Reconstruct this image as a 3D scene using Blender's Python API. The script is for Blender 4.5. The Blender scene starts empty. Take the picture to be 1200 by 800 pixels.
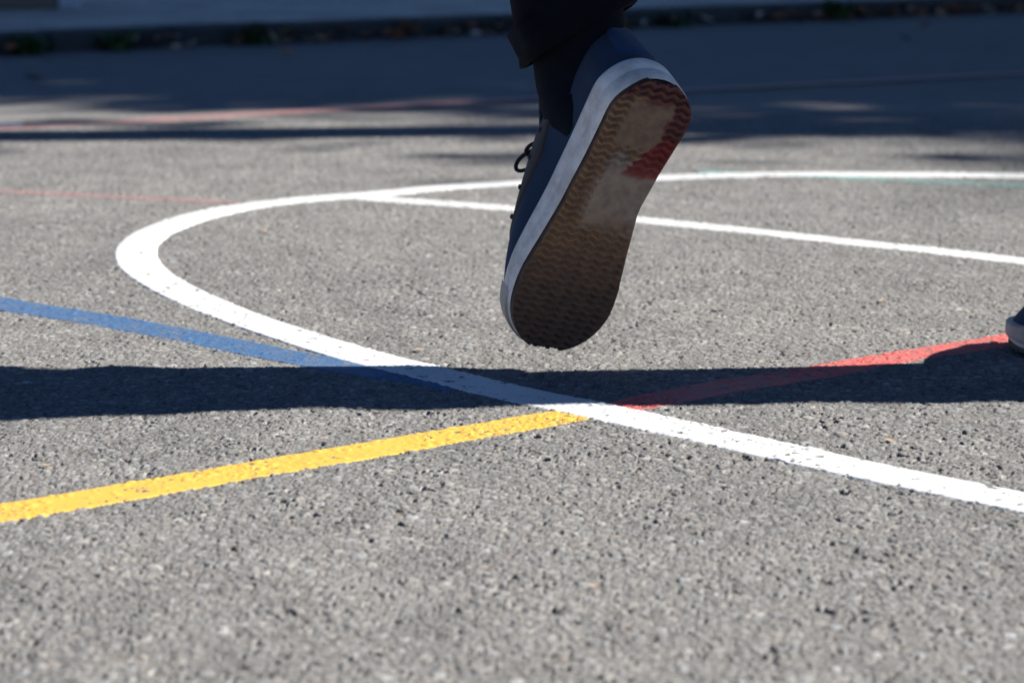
import bpy, math, random
import numpy as np
from mathutils import Vector, Matrix

rng = np.random.RandomState(7)
random.seed(7)
sc = bpy.context.scene
COL = sc.collection
R = math.radians

# ------------------------------------------------------------------ helpers
def link(o):
    COL.objects.link(o)
    return o

def mesh_np(name, V, F, mats, parent=None, smooth=True):
    """V (n,3), F list/array of quads or tris"""
    me = bpy.data.meshes.new(name)
    V = np.asarray(V, np.float32)
    if isinstance(F, np.ndarray):
        n, k = F.shape
        me.vertices.add(len(V)); me.vertices.foreach_set('co', V.ravel())
        me.loops.add(n * k); me.loops.foreach_set('vertex_index', F.astype(np.int32).ravel())
        me.polygons.add(n)
        me.polygons.foreach_set('loop_start', np.arange(0, n * k, k, dtype=np.int32))
        me.update(calc_edges=True)
    else:
        me.from_pydata([tuple(map(float, v)) for v in V], [], [tuple(map(int, f)) for f in F])
        me.update()
    if smooth:
        me.polygons.foreach_set('use_smooth', np.ones(len(me.polygons), bool))
    for m in (mats if isinstance(mats, (list, tuple)) else [mats]):
        me.materials.append(m)
    o = bpy.data.objects.new(name, me)
    link(o)
    if parent is not None:
        o.parent = parent
    return o

def attr(o, name, data, kind='FLOAT'):
    a = o.data.attributes.new(name, kind, 'POINT')
    if kind == 'FLOAT':
        a.data.foreach_set('value', np.asarray(data, np.float32).ravel())
    else:
        d = np.ones((len(data), 4), np.float32); d[:, :3] = data
        a.data.foreach_set('color', d.ravel())

def grid_faces(nr, nc, wrap=False):
    i = np.arange(nr - 1)[:, None]; j = np.arange(nc if wrap else nc - 1)[None, :]
    j2 = (j + 1) % nc
    a = i * nc + j; b = i * nc + j2; c = (i + 1) * nc + j2; d = (i + 1) * nc + j
    return np.stack([a, b, c, d], -1).reshape(-1, 4)

def tag(o, label=None, cat=None, group=None, kind=None):
    if label: o['label'] = label
    if cat: o['category'] = cat
    if group: o['group'] = group
    if kind: o['kind'] = kind
    return o

def empty(name, loc, parent=None):
    o = bpy.data.objects.new(name, None); link(o)
    o.location = loc
    o.empty_display_size = .05
    if parent is not None: o.parent = parent
    return o

class NT:
    def __init__(s, name):
        s.m = bpy.data.materials.new(name); s.m.use_nodes = True
        s.t = s.m.node_tree; s.b = s.t.nodes['Principled BSDF']; s.out = s.t.nodes['Material Output']
    def n(s, typ, **kw):
        x = s.t.nodes.new(typ)
        for k, v in kw.items(): setattr(x, k, v)
        return x
    def l(s, a, b): s.t.links.new(a, b)
    def coord(s, scale=(1, 1, 1)):
        c = s.n('ShaderNodeTexCoord'); mp = s.n('ShaderNodeMapping'); mp.inputs['Scale'].default_value = scale
        s.l(c.outputs['Object'], mp.inputs[0]); return mp.outputs[0]
    def noise(s, vec, scale, detail=3, rough=.55):
        x = s.n('ShaderNodeTexNoise'); x.inputs['Scale'].default_value = scale
        x.inputs['Detail'].default_value = detail; x.inputs['Roughness'].default_value = rough
        s.l(vec, x.inputs['Vector']); return x
    def ramp(s, fac, stops):
        x = s.n('ShaderNodeValToRGB'); e = x.color_ramp.elements
        while len(e) < len(stops): e.new(.5)
        for k, (p, c) in enumerate(stops):
            e[k].position = p; e[k].color = (*c, 1) if len(c) == 3 else c
        s.l(fac, x.inputs[0]); return x.outputs[0]
    def mix(s, fac, a, b, blend='MIX'):
        x = s.n('ShaderNodeMix', data_type='RGBA', blend_type=blend)
        for sock, v in ((x.inputs[0], fac), (x.inputs[6], a), (x.inputs[7], b)):
            if hasattr(v, 'is_output'): s.l(v, sock)
            elif isinstance(v, (int, float)): sock.default_value = v
            else: sock.default_value = (*v, 1)
        return x.outputs[2]
    def math(s, op, a, b=0.0):
        x = s.n('ShaderNodeMath', operation=op)
        for sock, v in ((x.inputs[0], a), (x.inputs[1], b)):
            if hasattr(v, 'is_output'): s.l(v, sock)
            else: sock.default_value = v
        return x.outputs[0]
    def bump(s, h, strength, dist, normal=None):
        x = s.n('ShaderNodeBump'); x.inputs['Strength'].default_value = strength; x.inputs['Distance'].default_value = dist
        s.l(h, x.inputs['Height'])
        if normal is not None: s.l(normal, x.inputs['Normal'])
        return x.outputs[0]
    def attr(s, name, what='Color'):
        x = s.n('ShaderNodeAttribute', attribute_name=name); return x.outputs[what]
    def rough(s, v, spec=.3):
        s.b.inputs['Roughness'].default_value = v; s.b.inputs['Specular IOR Level'].default_value = spec

# ------------------------------------------------------------------ asphalt relief (stones in binder)
X0, X1, Y0, Y1 = -3.3, 3.3, .98, 4.4
def cellrand(seed, nx, ny, k):
    return np.random.RandomState(seed).rand(nx, ny, k).astype(np.float32)

class Worley:
    def __init__(s, size, seed, k=6, jit=.85):
        s.size = size; s.ox = X0 - .3; s.oy = Y0 - .3
        s.nx = int((X1 - X0 + .6) / size) + 4; s.ny = int((Y1 - Y0 + .8) / size) + 4
        s.r = cellrand(seed, s.nx, s.ny, k + 2); s.jit = jit
    def __call__(s, x, y):
        gx = (x - s.ox) / s.size; gy = (y - s.oy) / s.size
        ix = np.clip(gx.astype(np.int32), 1, s.nx - 2); iy = np.clip(gy.astype(np.int32), 1, s.ny - 2)
        f1 = np.full(x.shape, 9., np.float32); f2 = f1.copy()
        bi = np.zeros(x.shape, np.int32); bj = bi.copy(); dx1 = f1.copy(); dy1 = f1.copy()
        for a in (-1, 0, 1):
            for b in (-1, 0, 1):
                ci = ix + a; cj = iy + b
                q = s.r[ci, cj]
                dx = gx - (ci + .5 + (q[..., 0] - .5) * s.jit); dy = gy - (cj + .5 + (q[..., 1] - .5) * s.jit)
                d = np.hypot(dx, dy) * (.8 + .4 * q[..., 2])
                m = d < f1
                f2 = np.where(m, f1, np.minimum(f2, d))
                f1 = np.where(m, d, f1)
                bi = np.where(m, ci, bi); bj = np.where(m, cj, bj); dx1 = np.where(m, dx, dx1); dy1 = np.where(m, dy, dy1)
        return f1, f2, s.r[bi, bj], dx1, dy1

WA = Worley(.0070, 11, 8); WB = Worley(.0030, 12, 8)
# low-frequency value noise
def vnoise(x, y, size, seed):
    n = 97
    t = np.random.RandomState(seed).rand(n, n).astype(np.float32)
    gx = x / size; gy = y / size
    ix = np.floor(gx).astype(np.int32); iy = np.floor(gy).astype(np.int32)
    fx = gx - ix; fy = gy - iy; fx = fx * fx * (3 - 2 * fx); fy = fy * fy * (3 - 2 * fy)
    a = t[ix % n, iy % n]; b = t[(ix + 1) % n, iy % n]; c = t[ix % n, (iy + 1) % n]; d = t[(ix + 1) % n, (iy + 1) % n]
    return (a * (1 - fx) + b * fx) * (1 - fy) + (c * (1 - fx) + d * fx) * fy

MEAN = np.array((.212, .208, .203), np.float32)
def sstep(a, b, v):
    t = np.clip((v - a) / (b - a), 0, 1); return t * t * (3 - 2 * t)

def fan(y):
    return .12 + .30 * np.clip(y, Y0, Y1)

def relief(x, y, colour=True):
    """height (m), stone albedo, pit mask, near mask"""
    near = sstep(2.2, 2.1, np.abs(x) / fan(y)) * sstep(Y0, Y0 + .04, y) * sstep(Y1, Y1 - .5, y)
    f1, f2, q, dx, dy = WA(x, y)
    g1, g2, p, ex, ey = WB(x, y)
    eA = np.clip((f2 - f1) * .5, 0, 1); eB = np.clip((g2 - g1) * .5, 0, 1)
    gapA = np.exp(-(eA / .07) ** 2); gapB = np.exp(-(eB / .10) ** 2)
    big = q[..., 3] > .66                               # big stones show, else small ones fill the cell
    low = vnoise(x, y, .03, 3) * .6 + vnoise(x, y, .011, 4) * .4
    hA = (q[..., 4] - .5) * .0011 + (q[..., 5] - .5) * .0010 * dx + (q[..., 6] - .5) * .0010 * dy - .0006 * gapA - .0005 * f1
    hB = (p[..., 4] - .5) * .0008 + (p[..., 5] - .5) * .0007 * ex + (p[..., 6] - .5) * .0007 * ey - .0004 * gapB - .0003
    hB = hB - .0011 * (p[..., 7] > .955) * sstep(.0, .2, eB)
    h = np.where(big, hA, hB)
    pn = vnoise(x, y, .0062, 21) * .55 + vnoise(x, y, .0027, 22) * .45 + (low - .5) * .30
    pitd = sstep(.750, .84, pn)
    h = h - pitd * (.0020 + .0012 * q[..., 8])
    h = h + (vnoise(x, y, .09, 5) - .5) * .0014 + (low - .5) * .0008
    h = h * near
    if not colour:
        return h, pitd, near
    def stone(q):
        v = .184 + .125 * (q[..., 3] - .3) * q[..., 4] + .11 * (q[..., 6] > .91) * q[..., 5] - .07 * (q[..., 5] < .13)
        w = (q[..., 7] - .5)
        tan = (q[..., 2] > .94) * .017
        return np.stack([v * (1.0 + .07 * w) + tan, v, v * (.975 - .07 * w) - tan * .6], -1)
    c = np.where(big[..., None], stone(q), stone(p))
    binder = np.array((.085, .08, .077), np.float32)
    g = np.where(big, gapA, gapB * .8)[..., None] * .75
    c = c * (1 - g) + binder * g
    c = c * (1 - .55 * pitd[..., None]) + binder * .6 * .55 * pitd[..., None]
    return h, pitd, near, c.astype(np.float32)

# ------------------------------------------------------------------ materials: ground and paint
def asphalt_mat():
    t = NT('asphalt')
    v = t.coord()
    n1 = t.noise(v, 1.3, 4); n2 = t.noise(v, 14, 4); n3 = t.noise(v, 260, 2); n4 = t.noise(v, 1500, 2)
    far = t.ramp(n3.outputs[0], [(.25, (.09, .087, .084)), (.5, tuple(float(x) * .9 for x in MEAN)), (.75, (.27, .262, .25))])
    near = t.attr('near', 'Fac')
    c = t.mix(near, far, t.attr('stone'))
    c = t.mix(1.0, c, t.ramp(n1.outputs[0], [(.3, (.9, .9, .9)), (.7, (1.1, 1.09, 1.07))]), 'MULTIPLY')
    c = t.mix(1.0, c, t.ramp(n2.outputs[0], [(.28, (.86, .86, .87)), (.72, (1.14, 1.13, 1.12))]), 'MULTIPLY')
    c = t.mix(1.0, c, t.ramp(n4.outputs[0], [(.25, (.8, .8, .8)), (.75, (1.2, 1.2, 1.2))]), 'MULTIPLY')
    t.l(c, t.b.inputs['Base Color'])
    nb = t.bump(n4.outputs[0], .5, .0005)
    t.l(t.bump(n3.outputs[0], .35, .002, nb), t.b.inputs['Normal'])
    t.rough(.88, .12)
    return t.m
ASPHALT = asphalt_mat()

def paint_mat(name, col, col2, wear, spread=0.12, alpha=1.0):
    """road paint, worn through to the stones in specks"""
    t = NT(name)
    v = t.coord()
    n = t.noise(v, 420, 3, .6); n2 = t.noise(v, 30, 3); n3 = t.noise(v, 900, 3, .7)
    c = t.mix(n2.outputs[0], col, col2)
    c = t.mix(1.0, c, t.ramp(n3.outputs[0], [(.25, (1 - spread,) * 3), (.75, (1 + spread,) * 3)]), 'MULTIPLY')
    w = t.math('ADD', n.outputs[0], t.math('MULTIPLY', t.attr('worn', 'Fac'), .30))
    w = t.math('ADD', w, t.math('MULTIPLY', t.math('SUBTRACT', n2.outputs[0], .5), .35))
    fac = t.ramp(w, [(wear, (0, 0, 0)), (wear + .06, (1, 1, 1))])
    if alpha < 1:
        fac = t.math('MAXIMUM', fac, 1 - alpha)
    c = t.mix(fac, c, t.attr('stone'))
    t.l(c, t.b.inputs['Base Color'])
    t.l(t.bump(n3.outputs[0], .35, .0004), t.b.inputs['Normal'])
    t.rough(.62, .35)
    return t.m

# ------------------------------------------------------------------ ground sheet (one grid, fine where the camera stands close)
def axis_x():
    f = np.linspace(-1, 1, 1301)
    o = list(np.arange(1.0035, 2.2, .0035)) + [2.21]
    while o[-1] < 500: o.append(o[-1] + (o[-1] - 2.2) * .6 + .01)
    o = np.array(o); return np.concatenate([-o[::-1], f, o])
def axis_y():
    y = [Y0]
    while y[-1] < Y1:
        d = .0015 if y[-1] < 2.1 else .0015 + (y[-1] - 2.1) * .0024
        y.append(y[-1] + d)
    o = [y[-1] + .02]
    while o[-1] < 260: o.append(o[-1] + (o[-1] - Y1) * .25 + .02)
    b = [Y0 - .01]
    while b[-1] > -120: b.append(b[-1] - (Y0 - b[-1]) * .6 - .01)
    return np.concatenate([np.array(b[::-1]), np.array(y), np.array(o)])
ax, ay = axis_x().astype(np.float64), axis_y().astype(np.float64)
gx, gy = np.meshgrid(ax, ay)
gx = gx * fan(gy)
H, P_, N_, C_ = [], [], [], []
for a in range(0, len(ay), 200):
    h, p, n, c = relief(gx[a:a + 200], gy[a:a + 200])
    H.append(h); N_.append(n); C_.append(c)
H = np.concatenate(H); N_ = np.concatenate(N_); C_ = np.concatenate(C_)
V = np.stack([gx, gy, H], -1).reshape(-1, 3)
ground = mesh_np('ground', V, grid_faces(len(ay), len(ax)), ASPHALT)
attr(ground, 'stone', C_.reshape(-1, 3), 'FLOAT_COLOR'); attr(ground, 'near', N_.ravel())
tag(ground, kind='structure')
del gx, gy, H, N_, C_, V

# ------------------------------------------------------------------ painted lines
def resample(P, step):
    P = np.asarray(P, float)
    s = np.r_[0, np.cumsum(np.hypot(*np.diff(P[:, :2], axis=0).T))]
    n = max(2, int(s[-1] / step)); u = np.linspace(0, s[-1], n)
    return np.stack([np.interp(u, s, P[:, k]) for k in range(P.shape[1])], 1)

def catmull(P, n=10):
    P = np.asarray(P, float); Q = np.vstack([2 * P[0] - P[1], P, 2 * P[-1] - P[-2]]); out = []
    for i in range(1, len(Q) - 2):
        a, b, c, d = Q[i - 1:i + 3]
        for u in np.arange(n) / n:
            out.append(.5 * (2 * b + (c - a) * u + (2 * a - 5 * b + 4 * c - d) * u ** 2 + (3 * b - a - 3 * c + d) * u ** 3))
    return np.array(out + [P[-1]])

def smooth_path(P, it=3):
    P = np.asarray(P, float)
    for _ in range(it):                                    # Chaikin
        Q = np.empty((2 * len(P), P.shape[1]))
        Q[0::2] = P; Q[1:-1:2] = (P[:-1] + P[1:]) / 2; Q[-1] = P[-1]
        S = Q.copy(); S[1:-1] = .25 * Q[:-2] + .5 * Q[1:-1] + .25 * Q[2:]
        P = S
    return P

def line(path, mat, label, lift=.0007, edge=.0018, seed=0, jag=.25, floor=.0006):
    P = resample(catmull(path), .0013)
    T = np.gradient(P[:, :2], axis=0); T /= np.linalg.norm(T, axis=1)[:, None]
    Nn = np.stack([-T[:, 1], T[:, 0]], 1)
    nc = 40
    s = np.linspace(-1, 1, nc)
    r = np.random.RandomState(seed)
    def jit():
        j = r.randn(len(P)); k = np.exp(-np.linspace(-2, 2, 7) ** 2); k /= k.sum()
        j1 = np.convolve(j, k, 'same')
        k2 = np.exp(-np.linspace(-2, 2, 41) ** 2); k2 /= k2.sum()
        return (j1 * 1.2 + np.convolve(r.randn(len(P)), k2, 'same') * 2.2) * edge * .42 * jag
    jl, jr = jit(), jit()
    half = P[:, 2:3] / 2
    off = half * s[None, :]
    off = off + jl[:, None] * np.clip(-s, 0, 1)[None, :] ** 3 + jr[:, None] * np.clip(s, 0, 1)[None, :] ** 3
    xy = P[:, None, :2] + Nn[:, None, :] * off[..., None]
    h, pit, near, c = relief(xy[..., 0], xy[..., 1])
    e = sstep(1.0, .94, np.abs(s))[None, :]
    rim_ = sstep(.91, 1.0, np.abs(s))[None, :]
    z = (np.maximum(h, -floor * near) + lift) * (1 - rim_) + (h - .0007) * rim_
    z = z + (1 - near) * .0035
    V = np.concatenate([xy, z[..., None]], -1).reshape(-1, 3)
    o = mesh_np('painted_line', V, grid_faces(len(P), nc), mat)
    worn = pit + (1 - e) * .25 + np.clip(-h / .0012, 0, 1) * .35 * near
    cc = c * near[..., None] + MEAN * (1 - near[..., None])
    attr(o, 'worn', worn.ravel()); attr(o, 'stone', cc.reshape(-1, 3), 'FLOAT_COLOR')
    tag(o, label, 'painted line', 'lines painted on the playground asphalt')
    return o

WHITE = [(1.071, 3.194, 0.0535), (1.006, 3.212, 0.0535), (0.941, 3.23, 0.0535), (0.875, 3.246, 0.0535), (0.805, 3.261, 0.0535), (0.738, 3.274, 0.0535), (0.671, 3.283, 0.0535), (0.604, 3.289, 0.0535), (0.536, 3.294, 0.0535), (0.464, 3.297, 0.053), (0.401, 3.295, 0.0518), (0.334, 3.287, 0.0508), (0.267, 3.276, 0.0498), (0.202, 3.259, 0.049), (0.132, 3.239, 0.0481), (0.067, 3.22, 0.0473), (0.003, 3.199, 0.047), (-0.058, 3.171, 0.047), (-0.112, 3.138, 0.047), (-0.171, 3.097, 0.0474), (-0.229, 3.061, 0.048), (-0.284, 3.023, 0.0487), (-0.335, 2.979, 0.0495), (-0.372, 2.928, 0.0502), (-0.399, 2.87, 0.0505), (-0.419, 2.806, 0.0505), (-0.431, 2.744, 0.0503), (-0.435, 2.676, 0.0499), (-0.431, 2.609, 0.0496), (-0.419, 2.542, 0.0494), (-0.402, 2.481, 0.0494), (-0.378, 2.418, 0.0493), (-0.35, 2.356, 0.0491), (-0.32, 2.296, 0.0488), (-0.284, 2.233, 0.0486), (-0.248, 2.176, 0.0488), (-0.21, 2.12, 0.0492), (-0.171, 2.065, 0.0497), (-0.13, 2.011, 0.0499), (-0.085, 1.961, 0.0499), (-0.038, 1.907, 0.05), (0.006, 1.861, 0.0504), (0.057, 1.811, 0.0508), (0.108, 1.76, 0.0509), (0.156, 1.713, 0.0506), (0.204, 1.665, 0.0502), (0.255, 1.614, 0.0499), (0.304, 1.568, 0.0499), (0.355, 1.522, 0.0499), (0.408, 1.474, 0.0499), (0.5, 1.39, 0.0498), (0.62, 1.285, 0.0498), (1.0, 0.97, 0.0498), (1.5, 0.60, 0.0498)]
M_WHITE = paint_mat('white_paint', (.66, .67, .665), (.60, .61, .605), .68, .14)
M_WHITE2 = paint_mat('white_paint_thin', (.68, .69, .68), (.60, .61, .60), .68, .12)
M_YELLOW = paint_mat('yellow_paint', (.68, .415, .07), (.60, .355, .055), .74, .12)
M_BLUE = paint_mat('blue_paint', (.05, .125, .26), (.04, .105, .225), .62, .5)
M_RED = paint_mat('red_paint', (.58, .125, .11), (.50, .095, .08), .60, .36)
M_FADED = paint_mat('faded_red_paint', (.45, .17, .155), (.42, .15, .14), .56, .2, .36)
M_FARRED = paint_mat('old_red_paint', (.50, .10, .09), (.46, .09, .08), .56, .2, .38)
M_TEAL = paint_mat('faded_teal_paint', (.12, .36, .30), (.13, .38, .32), .56, .2, .7)

def quad_edges(xs, ka, kb):
    """centre line and width between two edges y=poly(x)"""
    out = []
    for x in xs:
        a, b = np.polyval(ka, x), np.polyval(kb, x)
        m = (np.polyval(np.polyder(ka), x) + np.polyval(np.polyder(kb), x)) / 2
        out.append((x, (a + b) / 2, abs(a - b) / math.hypot(1, m)))
    return out
def const_w(P, w):
    return [(x, y, w) for x, y, _ in P]

yel = quad_edges(np.linspace(-.55, .058, 14), [-0.12975, 0.69405, 1.78237], [0.07164, 0.75089, 1.721])
yel = [(-1.35, .80, .0455), (-1.0, 1.06, .0455), (-.75, 1.236, .0455)] + [(x, y, .0455) for x, y, w in yel]
line(yel, M_YELLOW, 'bright yellow painted line running in front of the shadow to the white curve', .0002, seed=1)
blu = quad_edges(np.linspace(-.95, -.015, 16), [-0.1, -0.93, 1.865], [-0.00665, -0.81033, 1.83116])
blu = [(-2.6, 4.0, .052), (-1.9, 3.45, .052), (-1.35, 2.985, .052), (-.95, 2.65, .052), (-.75, 2.475, .052), (-.62, 2.368, .052), (-.515, 2.277, .052), (-.415, 2.202, .050), (-.322, 2.127, .049), (-.232, 2.044, .048), (-.174, 1.995, .046), (-.11, 1.945, .046), (-.04, 1.889, .046)]
line(blu, M_BLUE, 'blue painted line slanting down from the left edge to the white curve', .0002, seed=2)
red = [(.065, 1.792, .044), (.09, 1.813, .044), (.175, 1.890, .046), (.218, 1.918, .046), (.275, 1.957, .046), (.343, 2.009, .045), (.44, 2.077, .045), (.52, 2.13, .045), (.70, 2.26, .046), (1.0, 2.45, .046), (1.5, 2.70, .046), (2.1, 2.92, .046)]
line(red, M_RED, 'bright red painted line leading from the white curve to the planted shoe', .0002, seed=3)
cho = const_w([(-.262, 3.033, 0), (-.147, 3.024, 0), (-.09, 2.9985, 0), (-.011, 2.954, 0), (.17, 2.842, 0), (.25, 2.785, 0), (.344, 2.7155, 0), (.40, 2.671, 0), (.477, 2.612, 0), (.562, 2.5425, 0), (.75, 2.385, 0)], .0435)
cho[0] = (-.215, 3.062, .044); cho += [(1.3, 1.92, .0435), (1.9, 1.40, .0435)]
line(cho, M_WHITE2, 'thin straight white line crossing the inside of the white curve behind the raised shoe', .0002, seed=4)
line(WHITE, M_WHITE, 'broad white painted curve sweeping around the middle of the asphalt', .0007, seed=5)
far = [(x, .547 * x + 4.392 + .003 * math.sin(3 * x + 1), .050) for x in np.linspace(-1.5, 1.9, 30)]
line(far, M_FARRED, 'dull red line in the tree shade near the kerb', .0006, seed=6)
pin = [(x, -.33 * x + 2.883, .034) for x in np.linspace(-1.0, -.36, 12)]
line(pin, M_FADED, 'pale worn pink line reaching the back of the white curve from the left', .0005, seed=7)
tea = [(x, -.352 * x + 3.421, .028) for x in np.linspace(.27, 1.0, 12)]
line(tea, M_TEAL, 'faint teal line just inside the far side of the white curve', .0005, seed=8)
stub = [(x, 3.975 + .02 * (x + .9), .05) for x in np.linspace(-1.6, -.845, 10)]
line(stub, M_WHITE2, 'short end of a white line at the left edge beside the dull red line', .0009, seed=9)

# ------------------------------------------------------------------ kerb, pavement, board, leaves, weeds
KD = Vector((.846, .534, 0)).normalized(); KN = Vector((-KD.y, KD.x, 0)); K0 = Vector((0, 6.33, 0))
def kp(a, b, z): return K0 + KD * a + KN * b + Vector((0, 0, z))
def concrete(name, base, sc_=60):
    t = NT(name); v = t.coord()
    n = t.noise(v, sc_, 5, .65); n2 = t.noise(v, 4, 4)
    c = t.mix(1.0, t.ramp(n.outputs[0], [(.3, tuple(x * .72 for x in base)), (.7, tuple(min(1, x * 1.2) for x in base))]),
              t.ramp(n2.outputs[0], [(.35, (.75, .76, .78)), (.65, (1.12, 1.1, 1.08))]), 'MULTIPLY')
    t.l(c, t.b.inputs['Base Color']); t.l(t.bump(n.outputs[0], .5, .003), t.b.inputs['Normal']); t.rough(.9, .25)
    return t.m
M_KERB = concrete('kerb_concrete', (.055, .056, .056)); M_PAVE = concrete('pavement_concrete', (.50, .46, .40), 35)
KH = .047
prof = [(0, -.05), (0, KH * .5), (.001, KH - .010), (.004, KH - .004), (.010, KH), (.118, KH), (.12, KH - .004), (.12, -.05)]
V, F = [], []
a = -9.0
while a < 12:
    ln = .32 - .008
    b0 = len(V); dz = random.uniform(-.0015, .0015); db = random.uniform(-.002, .002)
    for e in (a, a + .004, a + ln - .004, a + ln):
        sh = .004 if e in (a, a + ln) else 0
        for (b, z) in prof:
            V.append(kp(e, b + db + (sh if b < .06 else -sh), z + dz - (sh if z > 0 else 0)))
    m = len(prof)
    for k in range(3):
        for j in range(m - 1):
            F.append((b0 + k * m + j, b0 + (k + 1) * m + j, b0 + (k + 1) * m + j + 1, b0 + k * m + j + 1))
    F.append(tuple(b0 + j for j in range(m))); F.append(tuple(b0 + 3 * m + j for j in reversed(range(m))))
    a += .32
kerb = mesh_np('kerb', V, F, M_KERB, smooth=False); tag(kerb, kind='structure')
# pavement: slab with a small fall and shallow joints as real grooves
V, F = [], []
def slab(a0, a1, b0_, b1):
    k = len(V); g = .004
    for (x, y, z) in [(a0 + g, b0_ + g, KH - .001), (a1 - g, b0_ + g, KH - .001), (a1 - g, b1 - g, KH - .001), (a0 + g, b1 - g, KH - .001),
                      (a0, b0_, KH - .02), (a1, b0_, KH - .02), (a1, b1, KH - .02), (a0, b1, KH - .02)]:
        V.append(kp(x, y, z))
    F.append((k, k + 1, k + 2, k + 3))
    for i in range(4):
        j = (i + 1) % 4; F.append((k + 4 + i, k + 4 + j, k + j, k + i))
for i in range(-12, 16):
    for j in range(0, 8):
        slab(i * .8, (i + 1) * .8 - .006, .128 + j * .8, .128 + (j + 1) * .8 - .006)
k = len(V)
for (x, y) in [(-60, .128 + 6.4), (90, .128 + 6.4), (90, 120), (-60, 120)]: V.append(kp(x, y, KH - .004))
F.append((k, k + 1, k + 2, k + 3))
k = len(V)
for (x, y) in [(-9.6, .121), (12.8, .121), (12.8, 6.53), (-9.6, 6.53)]: V.append(kp(x, y, KH - .021))
F.append((k, k + 1, k + 2, k + 3))
pave = mesh_np('pavement', V, F, M_PAVE, smooth=False); tag(pave, kind='structure')

# wooden board edging lying on the pavement
def box(V, F, lo, hi, bev=.004):
    k = len(V)
    xs = [lo[0], lo[0] + bev, hi[0] - bev, hi[0]]; ys = [lo[1], lo[1] + bev, hi[1] - bev, hi[1]]; zs = [lo[2], lo[2] + bev, hi[2] - bev, hi[2]]
    for zi, z in enumerate(zs):
        i = 1 if zi in (0, 3) else 0
        x0, x1 = (xs[1], xs[2]) if i else (xs[0], xs[3]); y0, y1 = (ys[1], ys[2]) if i else (ys[0], ys[3])
        b = bev
        ring = [(x0 + b, y0), (x1 - b, y0), (x1, y0 + b), (x1, y1 - b), (x1 - b, y1), (x0 + b, y1), (x0, y1 - b), (x0, y0 + b)]
        V += [(x, y, z) for x, y in ring]
    for r in range(3):
        for j in range(8):
            F.append((k + r * 8 + j, k + r * 8 + (j + 1) % 8, k + (r + 1) * 8 + (j + 1) % 8, k + (r + 1) * 8 + j))
    F.append(tuple(k + j for j in reversed(range(8)))); F.append(tuple(k + 24 + j for j in range(8)))
def wood(name, c1, c2):
    t = NT(name); v = t.coord((3, 40, 40)); n = t.noise(v, 4, 5, .6)
    t.l(t.ramp(n.outputs[0], [(.3, c1), (.7, c2)]), t.b.inputs['Base Color']); t.l(t.bump(n.outputs[0], .4, .003), t.b.inputs['Normal']); t.rough(.8, .3)
    return t.m
def plain(name, c, rough=.7, spec=.3, nsc=80, var=.25, bump=.3, bd=.001):
    t = NT(name); v = t.coord(); n = t.noise(v, nsc, 4, .6)
    t.l(t.ramp(n.outputs[0], [(.3, tuple(x * (1 - var) for x in c)), (.7, tuple(x * (1 + var) for x in c))]), t.b.inputs['Base Color'])
    t.l(t.bump(n.outputs[0], bump, bd), t.b.inputs['Normal']); t.rough(rough, spec)
    return t.m
root = empty('wooden_edging', (-1.9, 6.64, KH)); tag(root, 'brown wooden board edging low on the pavement in the far left corner', 'edging')
V, F = [], []; box(V, F, (-.9, 0, 0), (.60, .045, .20)); mesh_np('board', V, F, wood('weathered_board', (.13, .095, .075), (.22, .165, .135)), root, False)
V, F = [], []; box(V, F, (.605, -.004, 0), (.66, .05, .215)); mesh_np('post', V, F, plain('grey_post', (.40, .42, .46)), root, False)

# fallen leaves in the gutter
def leaf_shape(L, W, curl):
    us = [0, .25, .55, .8, 1]; ws = [.06, .8, 1, .6, .02]
    P = []
    for u, w in zip(us, ws):
        for s in (-1, 0, 1):
            P.append((L * (u - .5), W * .5 * w * s, curl * L * ((u - .5) ** 2 * 1.2 + abs(s) * .25 * w)))
    F = []
    for i in range(4):
        for j in range(2):
            F.append((i * 3 + j, i * 3 + j + 1, i * 3 + j + 4, i * 3 + j + 3))
    return P, F
leafmats = [plain('leaf_brown', (.13, .065, .035), .8), plain('leaf_tan', (.42, .28, .17), .8), plain('leaf_rust', (.30, .11, .05), .8), plain('leaf_pale', (.55, .45, .36), .8)]
V, F, MI = [], [], []
r = np.random.RandomState(3)
clusters = [(-1.55, 14), (-.95, 14), (-.6, 16), (-.3, 18), (-.1, 12), (.35, 10), (.95, 16), (1.1, 14), (1.3, 12), (1.6, 18), (1.95, 18), (2.4, 12)]
spots = [(c + r.randn() * .11, abs(r.randn()) * .035 + .012) for c, n in clusters for _ in range(n)] + [(r.uniform(-2.5, 3), abs(r.randn()) * .05 + .01) for _ in range(60)] + [(r.uniform(-2, 2.5), r.uniform(.1, .9)) for _ in range(9)]
for a, b in spots:
    P, Q = leaf_shape(r.uniform(.025, .06), r.uniform(.015, .035), r.uniform(.2, .9))
    M = Matrix.Translation(kp(a, -b, r.uniform(.006, .03) if b < .06 else .006)) @ Matrix.Rotation(r.uniform(0, 6.3), 4, 'Z') @ Matrix.Rotation(r.uniform(-.6, .6), 4, 'X') @ Matrix.Rotation(r.uniform(-.5, .5), 4, 'Y')
    k = len(V); V += [M @ Vector(p) for p in P]; F += [tuple(k + i for i in q) for q in Q]
    MI += [int(r.choice(4, p=[.48, .2, .24, .08]))] * len(Q)
for x, y, L in [(-.083, 2.036, .011), (-.337, 1.62, .009), (.287, 1.695, .011), (.372, 2.28, .012), (-.30, 2.75, .013), (.05, 1.33, .007)]:
    P, Q = leaf_shape(L, L * .5, .25)
    M = Matrix.Translation((x, y, .0016)) @ Matrix.Rotation(r.uniform(0, 6.3), 4, 'Z')
    k = len(V); V += [M @ Vector(p) for p in P]; F += [tuple(k + i for i in q) for q in Q]; MI += [1] * len(Q)
lv = mesh_np('fallen_leaves', V, F, leafmats); lv.data.polygons.foreach_set('material_index', MI)
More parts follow.
